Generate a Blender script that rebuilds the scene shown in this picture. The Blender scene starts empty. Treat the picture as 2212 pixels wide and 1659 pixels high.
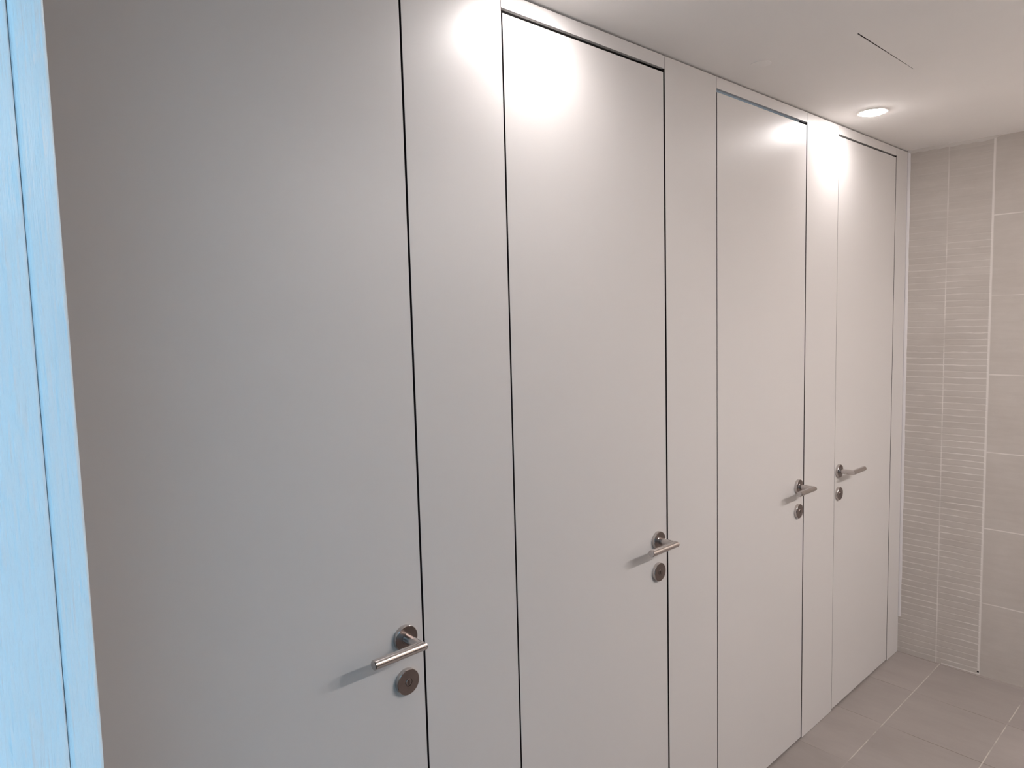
import bpy, bmesh, math, random
from mathutils import Vector, Matrix

sc = bpy.context.scene
C = sc.collection
R = math.radians

# ------------------------------------------------------------------ camera
cam_d = bpy.data.cameras.new('camera'); cam = bpy.data.objects.new('camera', cam_d); C.objects.link(cam)
cam_d.sensor_fit = 'HORIZONTAL'; cam_d.sensor_width = 36.0
cam_d.lens = 1552.99 / 2212 * 36.0
cam_d.clip_start = 0.02
Rv = Vector((0.72866723, -0.68436439, -0.02625756)); Uv = Vector((0.07909985, 0.04601362, 0.99580418)); Fv = Vector((0.68028471, 0.72768684, -0.08766174))
m = Matrix((Rv, Uv, -Fv)).transposed().to_4x4(); m.translation = Vector((0, -1.17, 1.6049))
cam.matrix_world = m
sc.camera = cam

# ------------------------------------------------------------------ world, exposure
sc.view_settings.view_transform = 'Standard'; sc.view_settings.look = 'None'
sc.view_settings.gamma = 1.0; sc.view_settings.use_curve_mapping = False
sc.view_settings.exposure = 0.0
w = bpy.data.worlds.new('world'); sc.world = w; w.use_nodes = True
w.node_tree.nodes['Background'].inputs[0].default_value = (0.35, 0.55, 0.85, 1)
w.node_tree.nodes['Background'].inputs[1].default_value = 0.35

def area_light(name, loc, target, sx, sy, power, col, spread=180):
    d = bpy.data.lights.new(name, 'AREA'); d.shape = 'RECTANGLE'; d.size = sx; d.size_y = sy
    d.energy = power; d.color = col; d.spread = R(spread)
    o = bpy.data.objects.new(name, d); C.objects.link(o); o.location = loc
    o.rotation_euler = (Vector(target) - Vector(loc)).to_track_quat('-Z', 'Y').to_euler()
    return o
DAY = (0.38, 0.73, 1.0)
WARM = (1.0, 0.950, 0.935)
# daylight from an unseen, added corridor window, and through the window of the third cubicle
area_light('daylight_corridor', (-0.38, -7.55, 1.60), (0.02, -0.6, 1.5), 0.56, 1.2, 880, DAY, 60)
area_light('daylight_cubicle', (2.25, 1.22, 1.75), (2.25, 0.0, 2.2), 0.34, 0.5, 4, (0.62, 0.82, 1.0))

H = 2.31          # ceiling height
XL, XR = 0.102, 3.546     # side walls
YF = -2.45        # unseen wall opposite the cubicles, behind the camera
LAMP_NEAR = 150
LAMP_FAR = 1010
near_lamps = [(1.175, -0.145), (2.745, -0.145)]
far_lamps = [(1.85, -2.05), (2.50, -2.05), (3.15, -2.05)]

# ------------------------------------------------------------------ materials
def mat(name):
    mt = bpy.data.materials.new(name); mt.use_nodes = True
    return mt, mt.node_tree.nodes, mt.node_tree.links, mt.node_tree.nodes['Principled BSDF']
def N(nt, typ, **kw):
    n = nt.new(typ)
    for k, v in kw.items(): setattr(n, k, v)
    return n
def noise(nt, ln, scale, detail=3, rough=0.5, mapscale=None, src='Object'):
    tc = N(nt, 'ShaderNodeTexCoord'); mp = N(nt, 'ShaderNodeMapping'); ns = N(nt, 'ShaderNodeTexNoise')
    ln.new(tc.outputs[src], mp.inputs[0]); ln.new(mp.outputs[0], ns.inputs['Vector'])
    if mapscale: mp.inputs['Scale'].default_value = mapscale
    ns.inputs['Scale'].default_value = scale; ns.inputs['Detail'].default_value = detail; ns.inputs['Roughness'].default_value = rough
    return ns.outputs['Fac']
def ramp(nt, ln, src, stops):
    r = N(nt, 'ShaderNodeValToRGB'); ln.new(src, r.inputs[0])
    el = r.color_ramp.elements
    while len(el) < len(stops): el.new(0.5)
    for e, (p, c) in zip(el, stops):
        e.position = p; e.color = (c[0], c[1], c[2], 1) if not isinstance(c, float) else (c, c, c, 1)
    return r.outputs[0]
def bump(nt, ln, b, h, strength, dist=0.001):
    bp = N(nt, 'ShaderNodeBump'); bp.inputs['Strength'].default_value = strength; bp.inputs['Distance'].default_value = dist
    ln.new(h, bp.inputs['Height']); ln.new(bp.outputs[0], b.inputs['Normal'])
def mixc(nt, ln, fac, a, b, mode='MIX'):
    mx = N(nt, 'ShaderNodeMix', data_type='RGBA', blend_type=mode)
    for k, v in ((0, fac), (6, a), (7, b)):
        if isinstance(v, (tuple, float, int)): mx.inputs[k].default_value = v if not isinstance(v, tuple) else (*v, 1)
        else: ln.new(v, mx.inputs[k])
    return mx.outputs[2]
def M(nt, ln, op, a, b=None, c=None):
    n = N(nt, 'ShaderNodeMath', operation=op)
    for i, v in enumerate((a, b, c)):
        if v is None: continue
        if isinstance(v, (int, float)): n.inputs[i].default_value = v
        else: ln.new(v, n.inputs[i])
    return n.outputs[0]

def plain(name, col, rough, metal=0.0, spec=0.5, nscale=6.0, namt=0.03, bstr=0.0, bscale=300.0):
    mt, nt, ln, b = mat(name)
    f = noise(nt, ln, nscale, 4)
    lo = tuple(c * (1 - namt) for c in col); hi = tuple(min(1, c * (1 + namt)) for c in col)
    ln.new(ramp(nt, ln, f, [(0.3, lo), (0.7, hi)]), b.inputs['Base Color'])
    b.inputs['Roughness'].default_value = rough; b.inputs['Metallic'].default_value = metal
    b.inputs['Specular IOR Level'].default_value = spec
    if bstr: bump(nt, ln, b, noise(nt, ln, bscale, 3), bstr)
    return mt
LAMINATE = plain('off_white_laminate', (0.60, 0.575, 0.560), 0.38, nscale=1.5, namt=0.008, bstr=0.03, bscale=900)
CEIL = plain('ceiling_paint', (0.88, 0.85, 0.825), 0.85, spec=0.2, nscale=2.0, namt=0.02, bstr=0.12, bscale=40)
CEILP = plain('ceiling_plaster_bead', (0.66, 0.62, 0.58), 0.85, spec=0.2, bstr=0.4, bscale=60)
DARK = plain('near_black_matte', (0.018, 0.013, 0.012), 0.7, spec=0.2)  # near-black for coin slots, the slab and strips that darken the gaps
CORE = plain('dark_laminate_core', (0.030, 0.021, 0.019), 0.45, spec=0.4)
INNER = plain('cubicle_inner_panel', (0.42, 0.42, 0.42), 0.6)
BROWN = plain('light_absorbing_brown', (0.045, 0.040, 0.038), 0.5, nscale=3, namt=0.15)  # dark tone for unseen walls, chosen to cut bounce at the left end
CAULK = plain('silicone_bead', (0.60, 0.572, 0.575), 0.45, bstr=0.5, bscale=70)
WHITEPL = plain('white_plastic', (0.76, 0.73, 0.70), 0.45)
COUNTER = plain('white_bounce_board', (0.86, 0.83, 0.80), 0.5)  # pale so the added counter throws light up to the ceiling
FRAMEW = plain('window_frame_paint', (0.8, 0.8, 0.8), 0.4)
CORR = plain('corridor_paint', (0.16, 0.165, 0.17), 0.8, spec=0.2)

def steel():
    mt, nt, ln, b = mat('brushed_stainless_steel')
    f = noise(nt, ln, 60, 4, 0.6, (1, 12, 12))
    ln.new(ramp(nt, ln, f, [(0.3, (0.50, 0.46, 0.44)), (0.7, (0.62, 0.575, 0.555))]), b.inputs['Base Color'])
    b.inputs['Metallic'].default_value = 1.0
    ln.new(ramp(nt, ln, f, [(0.3, 0.16), (0.7, 0.24)]), b.inputs['Roughness'])
    return mt
STEEL = steel()
STEELD = plain('steel_dark_reflection', (0.27, 0.225, 0.212), 0.28, metal=1.0, nscale=80, namt=0.06)  # colour darkened to paint in the reflection of a dark room

def gloss_paint():
    mt, nt, ln, b = mat('brushed_gloss_paint')
    f = noise(nt, ln, 4, 3, 0.5, (6, 6, 1))
    ln.new(ramp(nt, ln, f, [(0.3, (0.70, 0.79, 0.86)), (0.7, (0.75, 0.84, 0.90))]), b.inputs['Base Color'])
    b.inputs['Roughness'].default_value = 0.20
    streak = noise(nt, ln, 9, 5, 0.6, (34, 34, 1.4))
    blob = noise(nt, ln, 14, 3, 0.5, (3.0, 3.0, 1.0))
    drip = ramp(nt, ln, blob, [(0.56, 0.0), (0.66, 1.0)])
    h = M(nt, ln, 'ADD', M(nt, ln, 'MULTIPLY', streak, 0.7), M(nt, ln, 'MULTIPLY', drip, 0.35))
    bump(nt, ln, b, h, 0.7, 0.004)
    return mt
PAINT = gloss_paint()

def lamp_glow(name, strength):
    mt, nt, ln, b = mat(name)
    b.inputs['Base Color'].default_value = (0.9, 0.9, 0.9, 1)
    b.inputs['Emission Color'].default_value = (*WARM, 1); b.inputs['Emission Strength'].default_value = strength
    return mt
GLOW_NEAR = lamp_glow('lit_diffuser_near', LAMP_NEAR)
GLOW_FAR = lamp_glow('lit_diffuser_far', LAMP_FAR)

def grid_line(nt, ln, coord, pitch, offset, width, wob=None):
    # 1 on a joint, 0 elsewhere
    v = M(nt, ln, 'SUBTRACT', coord, offset)
    if wob is not None: v = M(nt, ln, 'ADD', v, wob)
    v = M(nt, ln, 'DIVIDE', v, pitch)
    fr = M(nt, ln, 'FRACT', M(nt, ln, 'ADD', v, 100.5))
    d = M(nt, ln, 'MULTIPLY', M(nt, ln, 'ABSOLUTE', M(nt, ln, 'SUBTRACT', fr, 0.5)), pitch)
    mr = N(nt, 'ShaderNodeMapRange'); ln.new(d, mr.inputs[0])
    mr.inputs[1].default_value = width * 0.35; mr.inputs[2].default_value = width * 0.65
    mr.inputs[3].default_value = 1.0; mr.inputs[4].default_value = 0.0
    return mr.outputs[0], M(nt, ln, 'FLOOR', M(nt, ln, 'ADD', v, 100.0))

def xyz(nt, ln):
    g = N(nt, 'ShaderNodeTexCoord'); s = N(nt, 'ShaderNodeSeparateXYZ'); ln.new(g.outputs['Object'], s.inputs[0])
    return s.outputs[0], s.outputs[1], s.outputs[2]

def wobble(nt, ln, amp, scale):
    n = noise(nt, ln, scale, 2)
    return M(nt, ln, 'MULTIPLY', M(nt, ln, 'SUBTRACT', n, 0.5), amp)

def tile_wall(name, along):        # along: 0 = wall runs in x, 1 = wall runs in y
    mt, nt, ln, b = mat(name)
    X, Y, Z = xyz(nt, ln)
    A = Y if along else X
    base = noise(nt, ln, 5, 6, 0.6, (1, 1.3, 1.3))
    streak = noise(nt, ln, 8, 4, 0.6, (1, 1, 7))
    mixn = M(nt, ln, 'ADD', M(nt, ln, 'MULTIPLY', base, 0.55), M(nt, ln, 'MULTIPLY', streak, 0.45))
    stone = ramp(nt, ln, mixn, [(0.30, (0.500, 0.450, 0.408)), (0.52, (0.545, 0.495, 0.452)), (0.72, (0.585, 0.535, 0.492))])
    wob = wobble(nt, ln, 0.0030, 9)
    jz, iz = grid_line(nt, ln, Z, 0.3325, 0.327, 0.0045, wob)
    ja, ia = grid_line(nt, ln, A, 0.6000, -0.331, 0.0045, wob)
    big = M(nt, ln, 'MAXIMUM', jz, ja)
    vis = ramp(nt, ln, noise(nt, ln, 7, 2), [(0.34, 0.25), (0.52, 1.0)])
    big = M(nt, ln, 'MULTIPLY', big, vis)
    grout = (0.74, 0.69, 0.65)
    if along:
        # two columns of thin relief strips beside the cubicle
        inm = M(nt, ln, 'GREATER_THAN', Y, -0.331)
        left = M(nt, ln, 'GREATER_THAN', Y, -0.163)
        off = M(nt, ln, 'MULTIPLY', left, 0.0015)
        wob2 = M(nt, ln, 'ADD', wobble(nt, ln, 0.007, 14), off)
        js, isx = grid_line(nt, ln, Z, 0.02785, 0.611, 0.0046, wob2)
        # per strip, per column visibility of its joint
        wn = N(nt, 'ShaderNodeTexWhiteNoise', noise_dimensions='2D'); cb = N(nt, 'ShaderNodeCombineXYZ')
        ln.new(M(nt, ln, 'ROUND', M(nt, ln, 'DIVIDE', M(nt, ln, 'SUBTRACT', Z, 0.611), 0.02785)), cb.inputs[0]); ln.new(left, cb.inputs[1]); ln.new(cb.outputs[0], wn.inputs['Vector'])
        strong = ramp(nt, ln, wn.outputs['Value'], [(0.0, 0.30), (0.5, 0.62), (0.8, 0.80), (1.0, 1.0)])
        patch = ramp(nt, ln, noise(nt, ln, 4.0, 3, 0.6, (1, 2.2, 1.6)), [(0.38, 0.20), (0.54, 1.0)])
        # the joint colour fades towards the ceiling and shows most in the lower half
        low = N(nt, 'ShaderNodeMapRange'); ln.new(Z, low.inputs[0])
        low.inputs[1].default_value = 2.15; low.inputs[2].default_value = 1.1; low.inputs[3].default_value = 0.20; low.inputs[4].default_value = 1.0
        sv = M(nt, ln, 'MULTIPLY', M(nt, ln, 'MULTIPLY', js, strong), M(nt, ln, 'MULTIPLY', patch, low.outputs[0]))
        jm, _ = grid_line(nt, ln, Y, 10, -0.163, 0.0045, wob)
        jmv = M(nt, ln, 'MULTIPLY', jm, ramp(nt, ln, noise(nt, ln, 6, 2, 0.5, (1, 1, 1)), [(0.38, 0.25), (0.55, 0.85)]))
        mos = M(nt, ln, 'MAXIMUM', sv, jmv)
        je, _ = grid_line(nt, ln, Y, 10, -0.331, 0.0085, wob)
        fac = M(nt, ln, 'ADD', M(nt, ln, 'MULTIPLY', mos, inm), M(nt, ln, 'MULTIPLY', big, M(nt, ln, 'SUBTRACT', 1.0, inm)))
        foot = M(nt, ln, 'MULTIPLY', M(nt, ln, 'LESS_THAN', Z, 0.0055), M(nt, ln, 'MULTIPLY', inm, M(nt, ln, 'LESS_THAN', Y, -0.185)))
        fac = M(nt, ln, 'MAXIMUM', M(nt, ln, 'MAXIMUM', fac, je), foot); fac = M(nt, ln, 'MINIMUM', fac, 1.0)
        # each strip has its own tone
        wn2 = N(nt, 'ShaderNodeTexWhiteNoise', noise_dimensions='2D'); cb2 = N(nt, 'ShaderNodeCombineXYZ')
        ln.new(isx, cb2.inputs[0]); ln.new(left, cb2.inputs[1]); ln.new(cb2.outputs[0], wn2.inputs['Vector'])
        tone = ramp(nt, ln, wn2.outputs['Value'], [(0.0, 0.97), (1.0, 1.02)])
        toned = mixc(nt, ln, M(nt, ln, 'MULTIPLY', inm, 1.0), stone, mixc(nt, ln, 1.0, stone, tone, 'MULTIPLY'))
        stone = toned
        hgt = M(nt, ln, 'ADD', M(nt, ln, 'MULTIPLY', M(nt, ln, 'MULTIPLY', js, inm), -0.6), M(nt, ln, 'MULTIPLY', mixn, 0.8))
    else:
        fac = big
        hgt = M(nt, ln, 'ADD', M(nt, ln, 'MULTIPLY', fac, -0.6), M(nt, ln, 'MULTIPLY', mixn, 0.5))
    ln.new(mixc(nt, ln, fac, stone, grout), b.inputs['Base Color'])
    b.inputs['Roughness'].default_value = 0.62; b.inputs['Specular IOR Level'].default_value = 0.3
    bump(nt, ln, b, hgt, 0.30, 0.0025)
    return mt
TILE_END = tile_wall('grey_beige_wall_tile_with_strips', 1)
TILE_SIDE = tile_wall('grey_beige_wall_tile', 0)

def floor_tile():
    mt, nt, ln, b = mat('grey_floor_tile')
    X, Y, Z = xyz(nt, ln)
    wob = wobble(nt, ln, 0.003, 8)
    jy, iy = grid_line(nt, ln, Y, 0.3375, -0.181, 0.0036, wob)
    jx, ix = grid_line(nt, ln, X, 0.3375, 2.868, 0.0034, M(nt, ln, 'ADD', wob, M(nt, ln, 'MULTIPLY', Y, -0.05)))
    wn = N(nt, 'ShaderNodeTexWhiteNoise', noise_dimensions='2D'); cb = N(nt, 'ShaderNodeCombineXYZ')
    ln.new(ix, cb.inputs[0]); ln.new(iy, cb.inputs[1]); ln.new(cb.outputs[0], wn.inputs['Vector'])
    tone = ramp(nt, ln, wn.outputs['Value'], [(0.0, 0.93), (1.0, 1.05)])
    cloud = noise(nt, ln, 3.2, 6, 0.6, (2.2, 0.9, 1))
    streak = noise(nt, ln, 7, 5, 0.65, (6, 0.8, 1))
    mixn = M(nt, ln, 'ADD', M(nt, ln, 'MULTIPLY', cloud, 0.8), M(nt, ln, 'MULTIPLY', streak, 0.2))
    stone = ramp(nt, ln, mixn, [(0.30, (0.262, 0.228, 0.214)), (0.50, (0.292, 0.256, 0.240)), (0.72, (0.322, 0.284, 0.266))])
    stone = mixc(nt, ln, 1.0, stone, tone, 'MULTIPLY')
    vx = ramp(nt, ln, noise(nt, ln, 3.1, 2, 0.5, (1, 1, 1)), [(0.42, 0.15), (0.58, 1.0)])
    vy = ramp(nt, ln, noise(nt, ln, 9, 2, 0.5, (1, 1, 1)), [(0.38, 0.10), (0.50, 1.0)])
    c1 = mixc(nt, ln, M(nt, ln, 'MULTIPLY', jx, vx), stone, (0.17, 0.14, 0.125))
    c2 = mixc(nt, ln, M(nt, ln, 'MULTIPLY', jy, vy), c1, (0.46, 0.41, 0.375))
    ln.new(c2, b.inputs['Base Color'])
    b.inputs['Roughness'].default_value = 0.55; b.inputs['Specular IOR Level'].default_value = 0.35
    hgt = M(nt, ln, 'ADD', M(nt, ln, 'MULTIPLY', M(nt, ln, 'MAXIMUM', jx, jy), -0.6), M(nt, ln, 'MULTIPLY', mixn, 0.5))
    bump(nt, ln, b, hgt, 0.25, 0.002)
    return mt
FLOOR = floor_tile()

# ------------------------------------------------------------------ mesh helpers
def add_box(bm, x0, x1, y0, y1, z0, z1):
    vs = [bm.verts.new((x, y, z)) for x in (x0, x1) for y in (y0, y1) for z in (z0, z1)]
    for f in ((0, 1, 3, 2), (4, 6, 7, 5), (0, 4, 5, 1), (2, 3, 7, 6), (0, 2, 6, 4), (1, 5, 7, 3)):
        bm.faces.new([vs[i] for i in f])
    return vs
def build(name, bm, material, parent=None, bevel=0.0, segs=2, smooth=False, core=None):
    bmesh.ops.recalc_face_normals(bm, faces=bm.faces[:])
    me = bpy.data.meshes.new(name); bm.to_mesh(me); bm.free()
    me.materials.append(material)
    if core:                      # dark core shows on the narrow edges of the laminate boards
        me.materials.append(core)
        for p in me.polygons:
            if abs(p.normal.x) > 0.5: p.material_index = 1
    if smooth:
        for p in me.polygons: p.use_smooth = True
        try: me.set_sharp_from_angle(angle=R(32))
        except Exception: pass
    o = bpy.data.objects.new(name, me); C.objects.link(o)
    if parent: o.parent = parent
    if bevel:
        bv = o.modifiers.new('bevel', 'BEVEL'); bv.width = bevel; bv.segments = segs; bv.limit_method = 'ANGLE'
    return o
def box_obj(name, dims, material, parent=None, bevel=0.0, segs=2, core=None):
    bm = bmesh.new(); add_box(bm, *dims); return build(name, bm, material, parent, bevel, segs, core=core)
def tag(o, label=None, cat=None, group=None, kind=None):
    if label: o['label'] = label
    if cat: o['category'] = cat
    if group: o['group'] = group
    if kind: o['kind'] = kind
    return o
def empty(name, loc):
    o = bpy.data.objects.new(name, None); C.objects.link(o); o.location = loc; o.empty_display_size = 0.1
    return o
def lathe(bm, prof, axis='Y', origin=(0, 0, 0), seg=48, cap=True):
    """prof: list of (radius, distance along axis)."""
    rings = []
    for r, h in prof:
        ring = []
        for i in range(seg):
            a = 2 * math.pi * i / seg
            c, s = r * math.cos(a), r * math.sin(a)
            p = (c, h, s) if axis == 'Y' else (c, s, h)
            ring.append(bm.verts.new((p[0] + origin[0], p[1] + origin[1], p[2] + origin[2])))
        rings.append(ring)
    for a, b in zip(rings, rings[1:]):
        for i in range(seg):
            j = (i + 1) % seg
            bm.faces.new((a[i], a[j], b[j], b[i]))
    if cap:
        bm.faces.new(rings[0]); bm.faces.new(rings[-1])
    return rings

# ------------------------------------------------------------------ room shell
WT = 0.12
bm = bmesh.new(); add_box(bm, -1.6, XR + WT, -8.2, 1.45, -0.12, 0.0)
tag(build('floor', bm, FLOOR), 'grey stone-look floor tiles with pale joints', 'floor', kind='structure')

# ceiling with the opening of an access hatch
hx0, hx1, hy0, hy1 = 1.958, 2.368, -0.812, -0.397
bm = bmesh.new()
CT = H + 0.03
for d in ((-1.6, hx0, -8.2, 1.45), (hx1, XR + WT, -8.2, 1.45), (hx0, hx1, -8.2, hy0), (hx0, hx1, hy1, 1.45)):
    add_box(bm, d[0], d[1], d[2], d[3], H, CT)
bmesh.ops.remove_doubles(bm, verts=bm.verts[:], dist=1e-5)
tag(build('ceiling', bm, CEIL), 'smooth painted off-white ceiling', 'ceiling', kind='structure')
bm = bmesh.new(); add_box(bm, -1.6, XR + WT, -8.2, 1.45, CT + 0.15, CT + 0.25)
tag(build('trim_9', bm, DARK), 'slab above the ceiling void', 'slab', kind='structure')

# hatch panel: its cubicle-side gap is wide at one end and closes towards the other
bm = bmesh.new()
pts = [(hx0 + 0.00005, hy0 + 0.00005), (hx1 - 0.00005, hy0 + 0.00005), (hx1 - 0.00005, hy1 - 0.0016), (hx0 + 0.00005, hy1 - 0.0042)]
lo = [bm.verts.new((x, y, H + 0.00005)) for x, y in pts]; hi = [bm.verts.new((x, y, H + 0.018)) for x, y in pts]
bm.faces.new(lo); bm.faces.new(hi)
for i in range(4): bm.faces.new((lo[i], lo[(i + 1) % 4], hi[(i + 1) % 4], hi[i]))
tag(box_obj('trim_20', (hx0 + 0.0002, hx1 - 0.0002, hy1 - 0.0010, hy1 - 0.0001, H + 0.0006, H + 0.029), DARK), 'dark strip standing in for shade in the hatch gap', 'trim', kind='structure')  # lines the slit in near-black in place of its shade
tag(build('access_hatch', bm, CEIL), 'flush square access hatch in the ceiling showing one thin dark edge', 'hatch')

# end wall (tiled), wall behind the cubicles, unseen opposite wall with its added dark section, corridor
tag(box_obj('wall_right', (XR, XR + WT, YF - WT, 1.45, 0, H), TILE_END), 'end wall of grey-beige tiles with narrow strip tiles', 'wall', kind='structure')
bm = bmesh.new()
wx0, wx1, wz0, wz1 = 2.05, 2.45, 1.45, 2.05
for d in ((XL - 0.2, wx0, 0, H), (wx1, XR, 0, H), (wx0, wx1, 0, wz0), (wx0, wx1, wz1, H)):
    add_box(bm, d[0], d[1], 1.2, 1.3, d[2], d[3])
tag(build('wall_back', bm, INNER), 'wall behind the cubicles', 'wall', kind='structure')
tag(box_obj('wall_front', (1.55, XR, YF - WT, YF, 0, H), TILE_SIDE), 'tiled wall opposite the cubicles', 'wall', kind='structure')
tag(box_obj('wall_front_left', (XL, 1.55, YF - WT, YF, 0, H), BROWN), 'unseen dark brown wall section added to cut bounce light', 'wall', kind='structure')  # added dark section, keeps bounce off the nearest door

# left wall with the doorway the camera looks through
WX0 = -0.055
JY = -0.57           # reveal nearest the cubicles
JY2 = -1.27          # other side of the doorway
DH = 2.12
bm = bmesh.new()
add_box(bm, WX0, XL, JY + 0.02, 1.3, 0, H)
add_box(bm, WX0, XL, -8.0, JY2 - 0.02, 0, H)
add_box(bm, WX0, XL, JY2 - 0.02, JY + 0.02, DH + 0.02, H)
tag(build('wall_left', bm, BROWN), 'wall with the entrance doorway, darkened to cut bounce light', 'wall', kind='structure')  # dark brown here lowers the light at the near end

def frame_parts():
    root = empty('door_1', (0.0, JY, 0)); tag(root, 'pale blue-white gloss painted entrance door frame at the left edge', 'door frame', kind='structure')
    def loc(o): o.parent = root; o.location = (0, -JY, 0); return o
    bm = bmesh.new()
    add_box(bm, WX0 - 0.005, XL, JY, JY + 0.02, 0, DH); add_box(bm, WX0 - 0.005, XL, JY2 - 0.02, JY2, 0, DH)
    add_box(bm, WX0 - 0.005, XL, JY2 - 0.02, JY + 0.02, DH, DH + 0.02)
    loc(build('door_lining', bm, PAINT, bevel=0.0022, segs=3))
    for y0, y1 in ((JY, JY + 0.062), (JY2 - 0.062, JY2 + 0.0012)):
        bm = bmesh.new(); add_box(bm, XL + 0.0002, XL + 0.0222, y0, y1, 0.0, DH + 0.062)
        loc(build('architrave', bm, PAINT, bevel=0.0030, segs=4))
    bm = bmesh.new(); add_box(bm, XL + 0.0002, XL + 0.0222, JY2 + 0.0014, JY - 0.0014, DH, DH + 0.062)
    loc(build('architrave', bm, PAINT, bevel=0.0045, segs=4))
    return root
frame_parts()

# unseen corridor, long and dark to confine the light of its added window
bm = bmesh.new(); add_box(bm, -1.6, -1.5, -8.2, 1.3, 0, H)
tag(build('wall_corridor', bm, CORR), 'corridor wall outside the doorway', 'wall', kind='structure')
bm = bmesh.new()
for d in ((-1.5, -0.70, 0, H), (-0.10, WX0, 0, H), (-0.70, -0.10, 0, 1.0), (-0.70, -0.10, 2.2, H)):
    add_box(bm, d[0], d[1], -7.7, -7.6, d[2], d[3])
tag(build('wall_corridor_end', bm, CORR), 'corridor end wall with the added window', 'wall', kind='structure')
tag(box_obj('wall_corridor_far', (-1.5, WX0, 1.0, 1.1, 0, H), CORR), 'far corridor wall', 'wall', kind='structure')
def window(name, x0, x1, y, z0, z1, lab):
    bm = bmesh.new(); t = 0.035
    for d in ((x0, x0 + t, z0, z1), (x1 - t, x1, z0, z1), (x0 + t, x1 - t, z0, z0 + t), (x0 + t, x1 - t, z1 - t, z1)):
        add_box(bm, d[0], d[1], y - 0.02, y + 0.02, d[2], d[3])
    tag(build(name, bm, FRAMEW), lab, 'window', kind='structure')
window('window_1', -0.70, -0.10, -7.65, 1.0, 2.2, 'unseen corridor window added for cool daylight on the door frame')
window('window_2', wx0, wx1, 1.25, wz0, wz1, 'small window inside the third cubicle')

# silicone bead in the corner of cubicle front and end wall, plaster bead along the ceiling
bm = bmesh.new()
prev = None
random.seed(4)
n = 60
for i in range(n + 1):
    z = 0.172 + (H - 0.172) * i / n
    rr = 0.0065 + 0.0016 * random.random()
    ring = [bm.verts.new((XR + 0.0, 0.001, z)), bm.verts.new((XR, -rr * 1.6, z)), bm.verts.new((XR - rr * 0.55, -rr * 1.1, z)), bm.verts.new((XR - rr, -rr * 0.35, z)), bm.verts.new((XR - rr * 0.9, 0.001, z))]
    if prev:
        for k in range(5): bm.faces.new((prev[k], prev[(k + 1) % 5], ring[(k + 1) % 5], ring[k]))
    else: bm.faces.new(ring)
    prev = ring
bm.faces.new(prev)
tag(build('trim_1', bm, CAULK, smooth=True), 'pale silicone bead in the corner beside the end wall', 'trim', kind='structure')
bm = bmesh.new()
prev = None
for i in range(25):
    t = i / 24; y = -0.004 - 0.350 * t
    k = 1.0 if t < 0.90 else max(0.05, (1 - t) / 0.10)
    hh = (0.0120 + 0.0018 * math.sin(i * 1.7)) * k
    ring = [bm.verts.new((XR, y, H)), bm.verts.new((XR, y, H - hh)), bm.verts.new((XR - hh * 0.9, y, H - hh * 0.35)), bm.verts.new((XR - 0.013, y, H))]
    if prev:
        for q in range(4): bm.faces.new((prev[q], prev[(q + 1) % 4], ring[(q + 1) % 4], ring[q]))
    else: bm.faces.new(ring)
    prev = ring
bm.faces.new(prev)
tag(build('trim_2', bm, CEILP, smooth=True), 'rough plaster bead between ceiling and strip tiles', 'trim', kind='structure')
bm = bmesh.new(); lathe(bm, [(0.0042, 0.0), (0.0034, 0.0006)], 'Y', (0, 0, 0), 16)
o = build('trim_3', bm, DARK); o.rotation_euler = (0, 0, R(90)); o.location = (XR, -0.329, 0.013)
tag(o, 'dark chip in the joint just above the floor', 'trim', kind='structure')

# unseen counter added under the far lamps to bounce light onto the ceiling
bm = bmesh.new(); add_box(bm, 1.70, XR - 0.002, YF + 0.002, YF + 0.60, 0.82, 0.86)
o = build('bounce_counter', bm, COUNTER, bevel=0.003); tag(o, 'unseen white counter added to bounce light onto the ceiling', 'counter')
# ------------------------------------------------------------------ cubicle front
PT = 0.030                    # panel thickness
PTOP = H - 0.0045             # shadow gap below the ceiling
HB, DT, DB = 2.272, 2.2615, 0.0085
# door openings: (left edge of opening, right edge)
EDGE = [(0.235, 0.828), (1.092, 1.685), (1.952, 2.544), (2.812, 3.404)]
# gaps: hinge side, lock side
G = [(0.0044, 0.0042), (0.0040, 0.0066), (0.0032, 0.0062), (0.0014, 0.0050)]
# pilasters fill the space between openings (edges measured at gap centres)
PIL = []
openings = []
for i, (a, b) in enumerate(EDGE):
    gl, gr = G[i]
    openings.append((a - gl / 2, b + gr / 2))
xs = [XL + 0.0004] + [v for o_ in openings for v in o_] + [XR - 0.0004]
plabels = ['off-white cubicle side panel hidden behind the entrance frame',
           'off-white pilaster panel between the nearest door and the brightly lit second door',
           'plain off-white pilaster panel between the second and third doors',
           'off-white pilaster panel glowing under the visible downlight, between the two farthest doors',
           'narrow off-white end panel meeting the tiled wall']
for k in range(5):
    x0, x1 = xs[2 * k], xs[2 * k + 1]
    o = box_obj('pilaster_panel', (x0 + 0.0003, x1 - 0.0003, 0, PT, 0.0018, PTOP), LAMINATE, bevel=0.0006, core=CORE)
    tag(o, plabels[k], 'panel', 'off-white panels between the cubicle doors')
hlabels = ['short header panel above the nearest door', 'overexposed header panel above the second door, lit by the first downlight',
           'narrow header panel above the third door, over its blue-lit slot', 'narrow header panel above the farthest door, over its dark slot']
for i, (a, b) in enumerate(openings):
    o = box_obj('header_panel', (a + 0.0004, b - 0.0004, 0.0, 0.010, HB, PTOP), LAMINATE, bevel=0.0004, core=CORE)
    tag(o, hlabels[i], 'panel', 'header panels above the cubicle doors')
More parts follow.
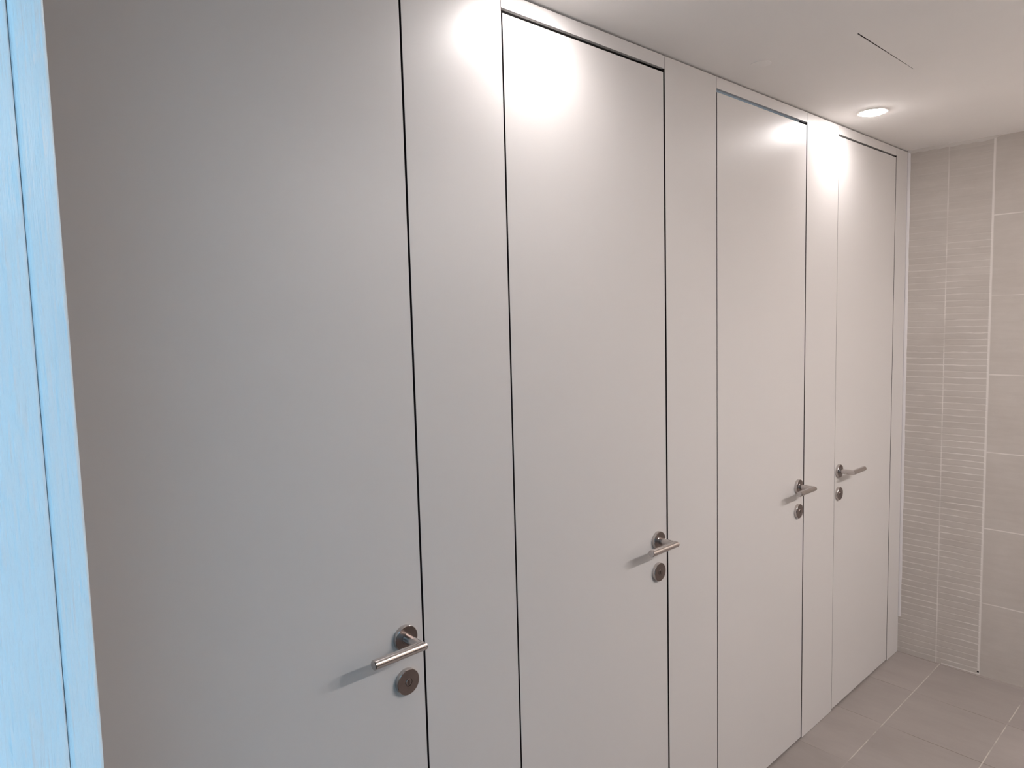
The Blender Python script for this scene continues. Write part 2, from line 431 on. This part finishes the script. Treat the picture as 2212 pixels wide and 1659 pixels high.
# dark strips added behind the gaps to block light, and the dividing partitions
tag(box_obj('trim_4', (XL, XR, 0.0315, 0.045, H - 0.012, H), DARK), 'dark strip added behind the panels to block light at the ceiling', 'trim', kind='structure')
k = 30
for a, b in openings:
    tag(box_obj('trim_%d' % k, (a, b, 0.0106, 0.0310, H - 0.012, H), DARK), 'dark strip added behind the header panel to block light', 'trim', kind='structure'); k += 1
k = 5
for a, b in openings:
    for s, x in ((-1, a), (1, b)):
        c0, c1 = (x - 0.018, x + 0.014) if s < 0 else (x - 0.014, x + 0.018)
        tag(box_obj('trim_%d' % k if k != 9 else 'trim_14', (c0, c1, 0.0335, 0.046, 0.0, DT - 0.004), DARK), 'door stop added behind the door edge to block light in the gap', 'trim', kind='structure'); k += 1
k = 1
for x in (0.5 * (openings[0][1] + openings[1][0]), 0.5 * (openings[1][1] + openings[2][0]), 0.5 * (openings[2][1] + openings[3][0])):
    tag(box_obj('wall_partition_%d' % k, (x - 0.012, x + 0.012, PT + 0.001, 1.2, 0.0, H - 0.001), INNER), 'partition between cubicles', 'wall', kind='structure'); k += 1

def lever_mesh(bm, sgn, L=0.118, r=0.0095, yo=-0.0085, yc=-0.0575):
    """round bar leaving the rosette along -y, mitred elbow, then along sgn*x"""
    seg = 32
    def ring(fn): return [bm.verts.new(fn(math.cos(2 * math.pi * i / seg) * r, math.sin(2 * math.pi * i / seg) * r)) for i in range(seg)]
    rings = [ring(lambda u, v: (u, yo + 0.004, v)),
             ring(lambda u, v: (u, yc + sgn * u, v)),          # the mitre plane
             ]
    tip = sgn * (L - r)
    rings.append([bm.verts.new((tip - sgn * 0.0012, yc + math.cos(2 * math.pi * i / seg) * r * sgn, math.sin(2 * math.pi * i / seg) * r)) for i in range(seg)])
    rings.append([bm.verts.new((tip, yc + math.cos(2 * math.pi * i / seg) * (r - 0.0012) * sgn, math.sin(2 * math.pi * i / seg) * (r - 0.0012))) for i in range(seg)])
    for a, b in zip(rings, rings[1:]):
        for i in range(seg):
            j = (i + 1) % seg; bm.faces.new((a[i], a[j], b[j], b[i]))
    bm.faces.new(rings[0]); bm.faces.new(rings[-1])

dlabels = ['nearest off-white cubicle door, greyest in the shade, beside the blue-white entrance frame',
           'second off-white cubicle door, burnt out white at its top left under the first downlight',
           'third off-white cubicle door, with a blue-lit slot above it',
           'farthest off-white cubicle door, its lever handle pointing to the right beside the tiled wall']
def rim(o):                    # lighter rim paints in its highlight against the darkened face
    o.data.materials.append(STEEL)
    for p in o.data.polygons:
        if abs(p.normal.y) < 0.9: p.material_index = 1
HZ, KZ = 0.9800, 0.8900
for i, (a, b) in enumerate(openings):
    gl, gr = G[i]
    x0, x1 = a + gl, b - gr
    root = empty('cubicle_door', ((x0 + x1) / 2, 0.0, 0.0))
    tag(root, dlabels[i], 'door', 'off-white toilet cubicle doors in a row', 'thing')
    ox = (x0 + x1) / 2
    box_obj('door_leaf', (x0 - ox, x1 - ox, 0.0, PT, DB, DT if i != 3 else DT + 0.003), LAMINATE, root, bevel=0.0006, core=CORE)
    right = i != 3
    px = (x1 - 0.0450 if right else x0 + 0.0335) - ox
    # lever handle
    bm = bmesh.new(); lever_mesh(bm, -1 if right else 1)
    lv = build('lever_handle', bm, STEEL, root, smooth=True); lv.location = (px, 0, HZ)
    bm = bmesh.new(); lathe(bm, [(0.0262, 0.0), (0.0262, -0.0082), (0.0252, -0.0094), (0.0118, -0.0094), (0.0112, -0.0108), (0.0096, -0.0108)], 'Y')
    rs = build('rosette', bm, STEELD, lv, smooth=True); rim(rs)
    # privacy lock with its emergency release
    bm = bmesh.new(); lathe(bm, [(0.0262, 0.0), (0.0262, -0.0082), (0.0252, -0.0094), (0.0085, -0.0094), (0.0080, -0.0080), (0.0070, -0.0080)], 'Y')
    lk = build('privacy_lock', bm, STEELD, root, smooth=True); rim(lk); lk.location = (px, 0, KZ)
    bm = bmesh.new(); rg = lathe(bm, [(0.0072, -0.0074), (0.0072, -0.0094), (0.0064, -0.0102)], 'Y')
    rl = build('emergency_release', bm, STEELD, lk, smooth=True)
    bm = bmesh.new(); add_box(bm, -0.0010, 0.0010, -0.0106, -0.0099, -0.0048, 0.0048)
    build('coin_slot', bm, DARK, lk)

# ------------------------------------------------------------------ downlights and ceiling cap
llabels = ['round recessed downlight over the second cubicle door', 'glowing round recessed downlight in the ceiling near the farthest doors',
           'unseen recessed downlight over the left end of the opposite wall', 'unseen recessed downlight over the middle of the opposite wall', 'unseen recessed downlight over the opposite wall near the end wall']
for i, (x, y) in enumerate(near_lamps + far_lamps):
    root = empty('ceiling_downlight', (x, y, H))
    tag(root, llabels[i], 'downlight', 'recessed ceiling downlights')
    bm = bmesh.new(); lathe(bm, [(0.0530, 0.0), (0.0530, -0.0020), (0.0500, -0.0040), (0.0445, -0.0040), (0.0430, -0.0010)], 'Z', seg=64)
    build('trim_ring', bm, WHITEPL, root, smooth=True)
    bm = bmesh.new(); lathe(bm, [(0.0425, -0.0015), (0.0405, -0.0060), (0.0300, -0.0090), (0.0120, -0.0105), (0.0040, -0.0108)], 'Z', seg=48)
    build('diffuser', bm, GLOW_NEAR if i < 2 else GLOW_FAR, root, smooth=True)

bm = bmesh.new(); lathe(bm, [(0.0280, 0.0), (0.0280, -0.0011), (0.0268, -0.0015), (0.010, -0.0015)], 'Z', seg=48)
o = build('blanking_plate', bm, CEIL, smooth=True); o.location = (1.968, -0.130, H)
tag(o, 'small round off-white blanking plate on the ceiling above the third door', 'cover')
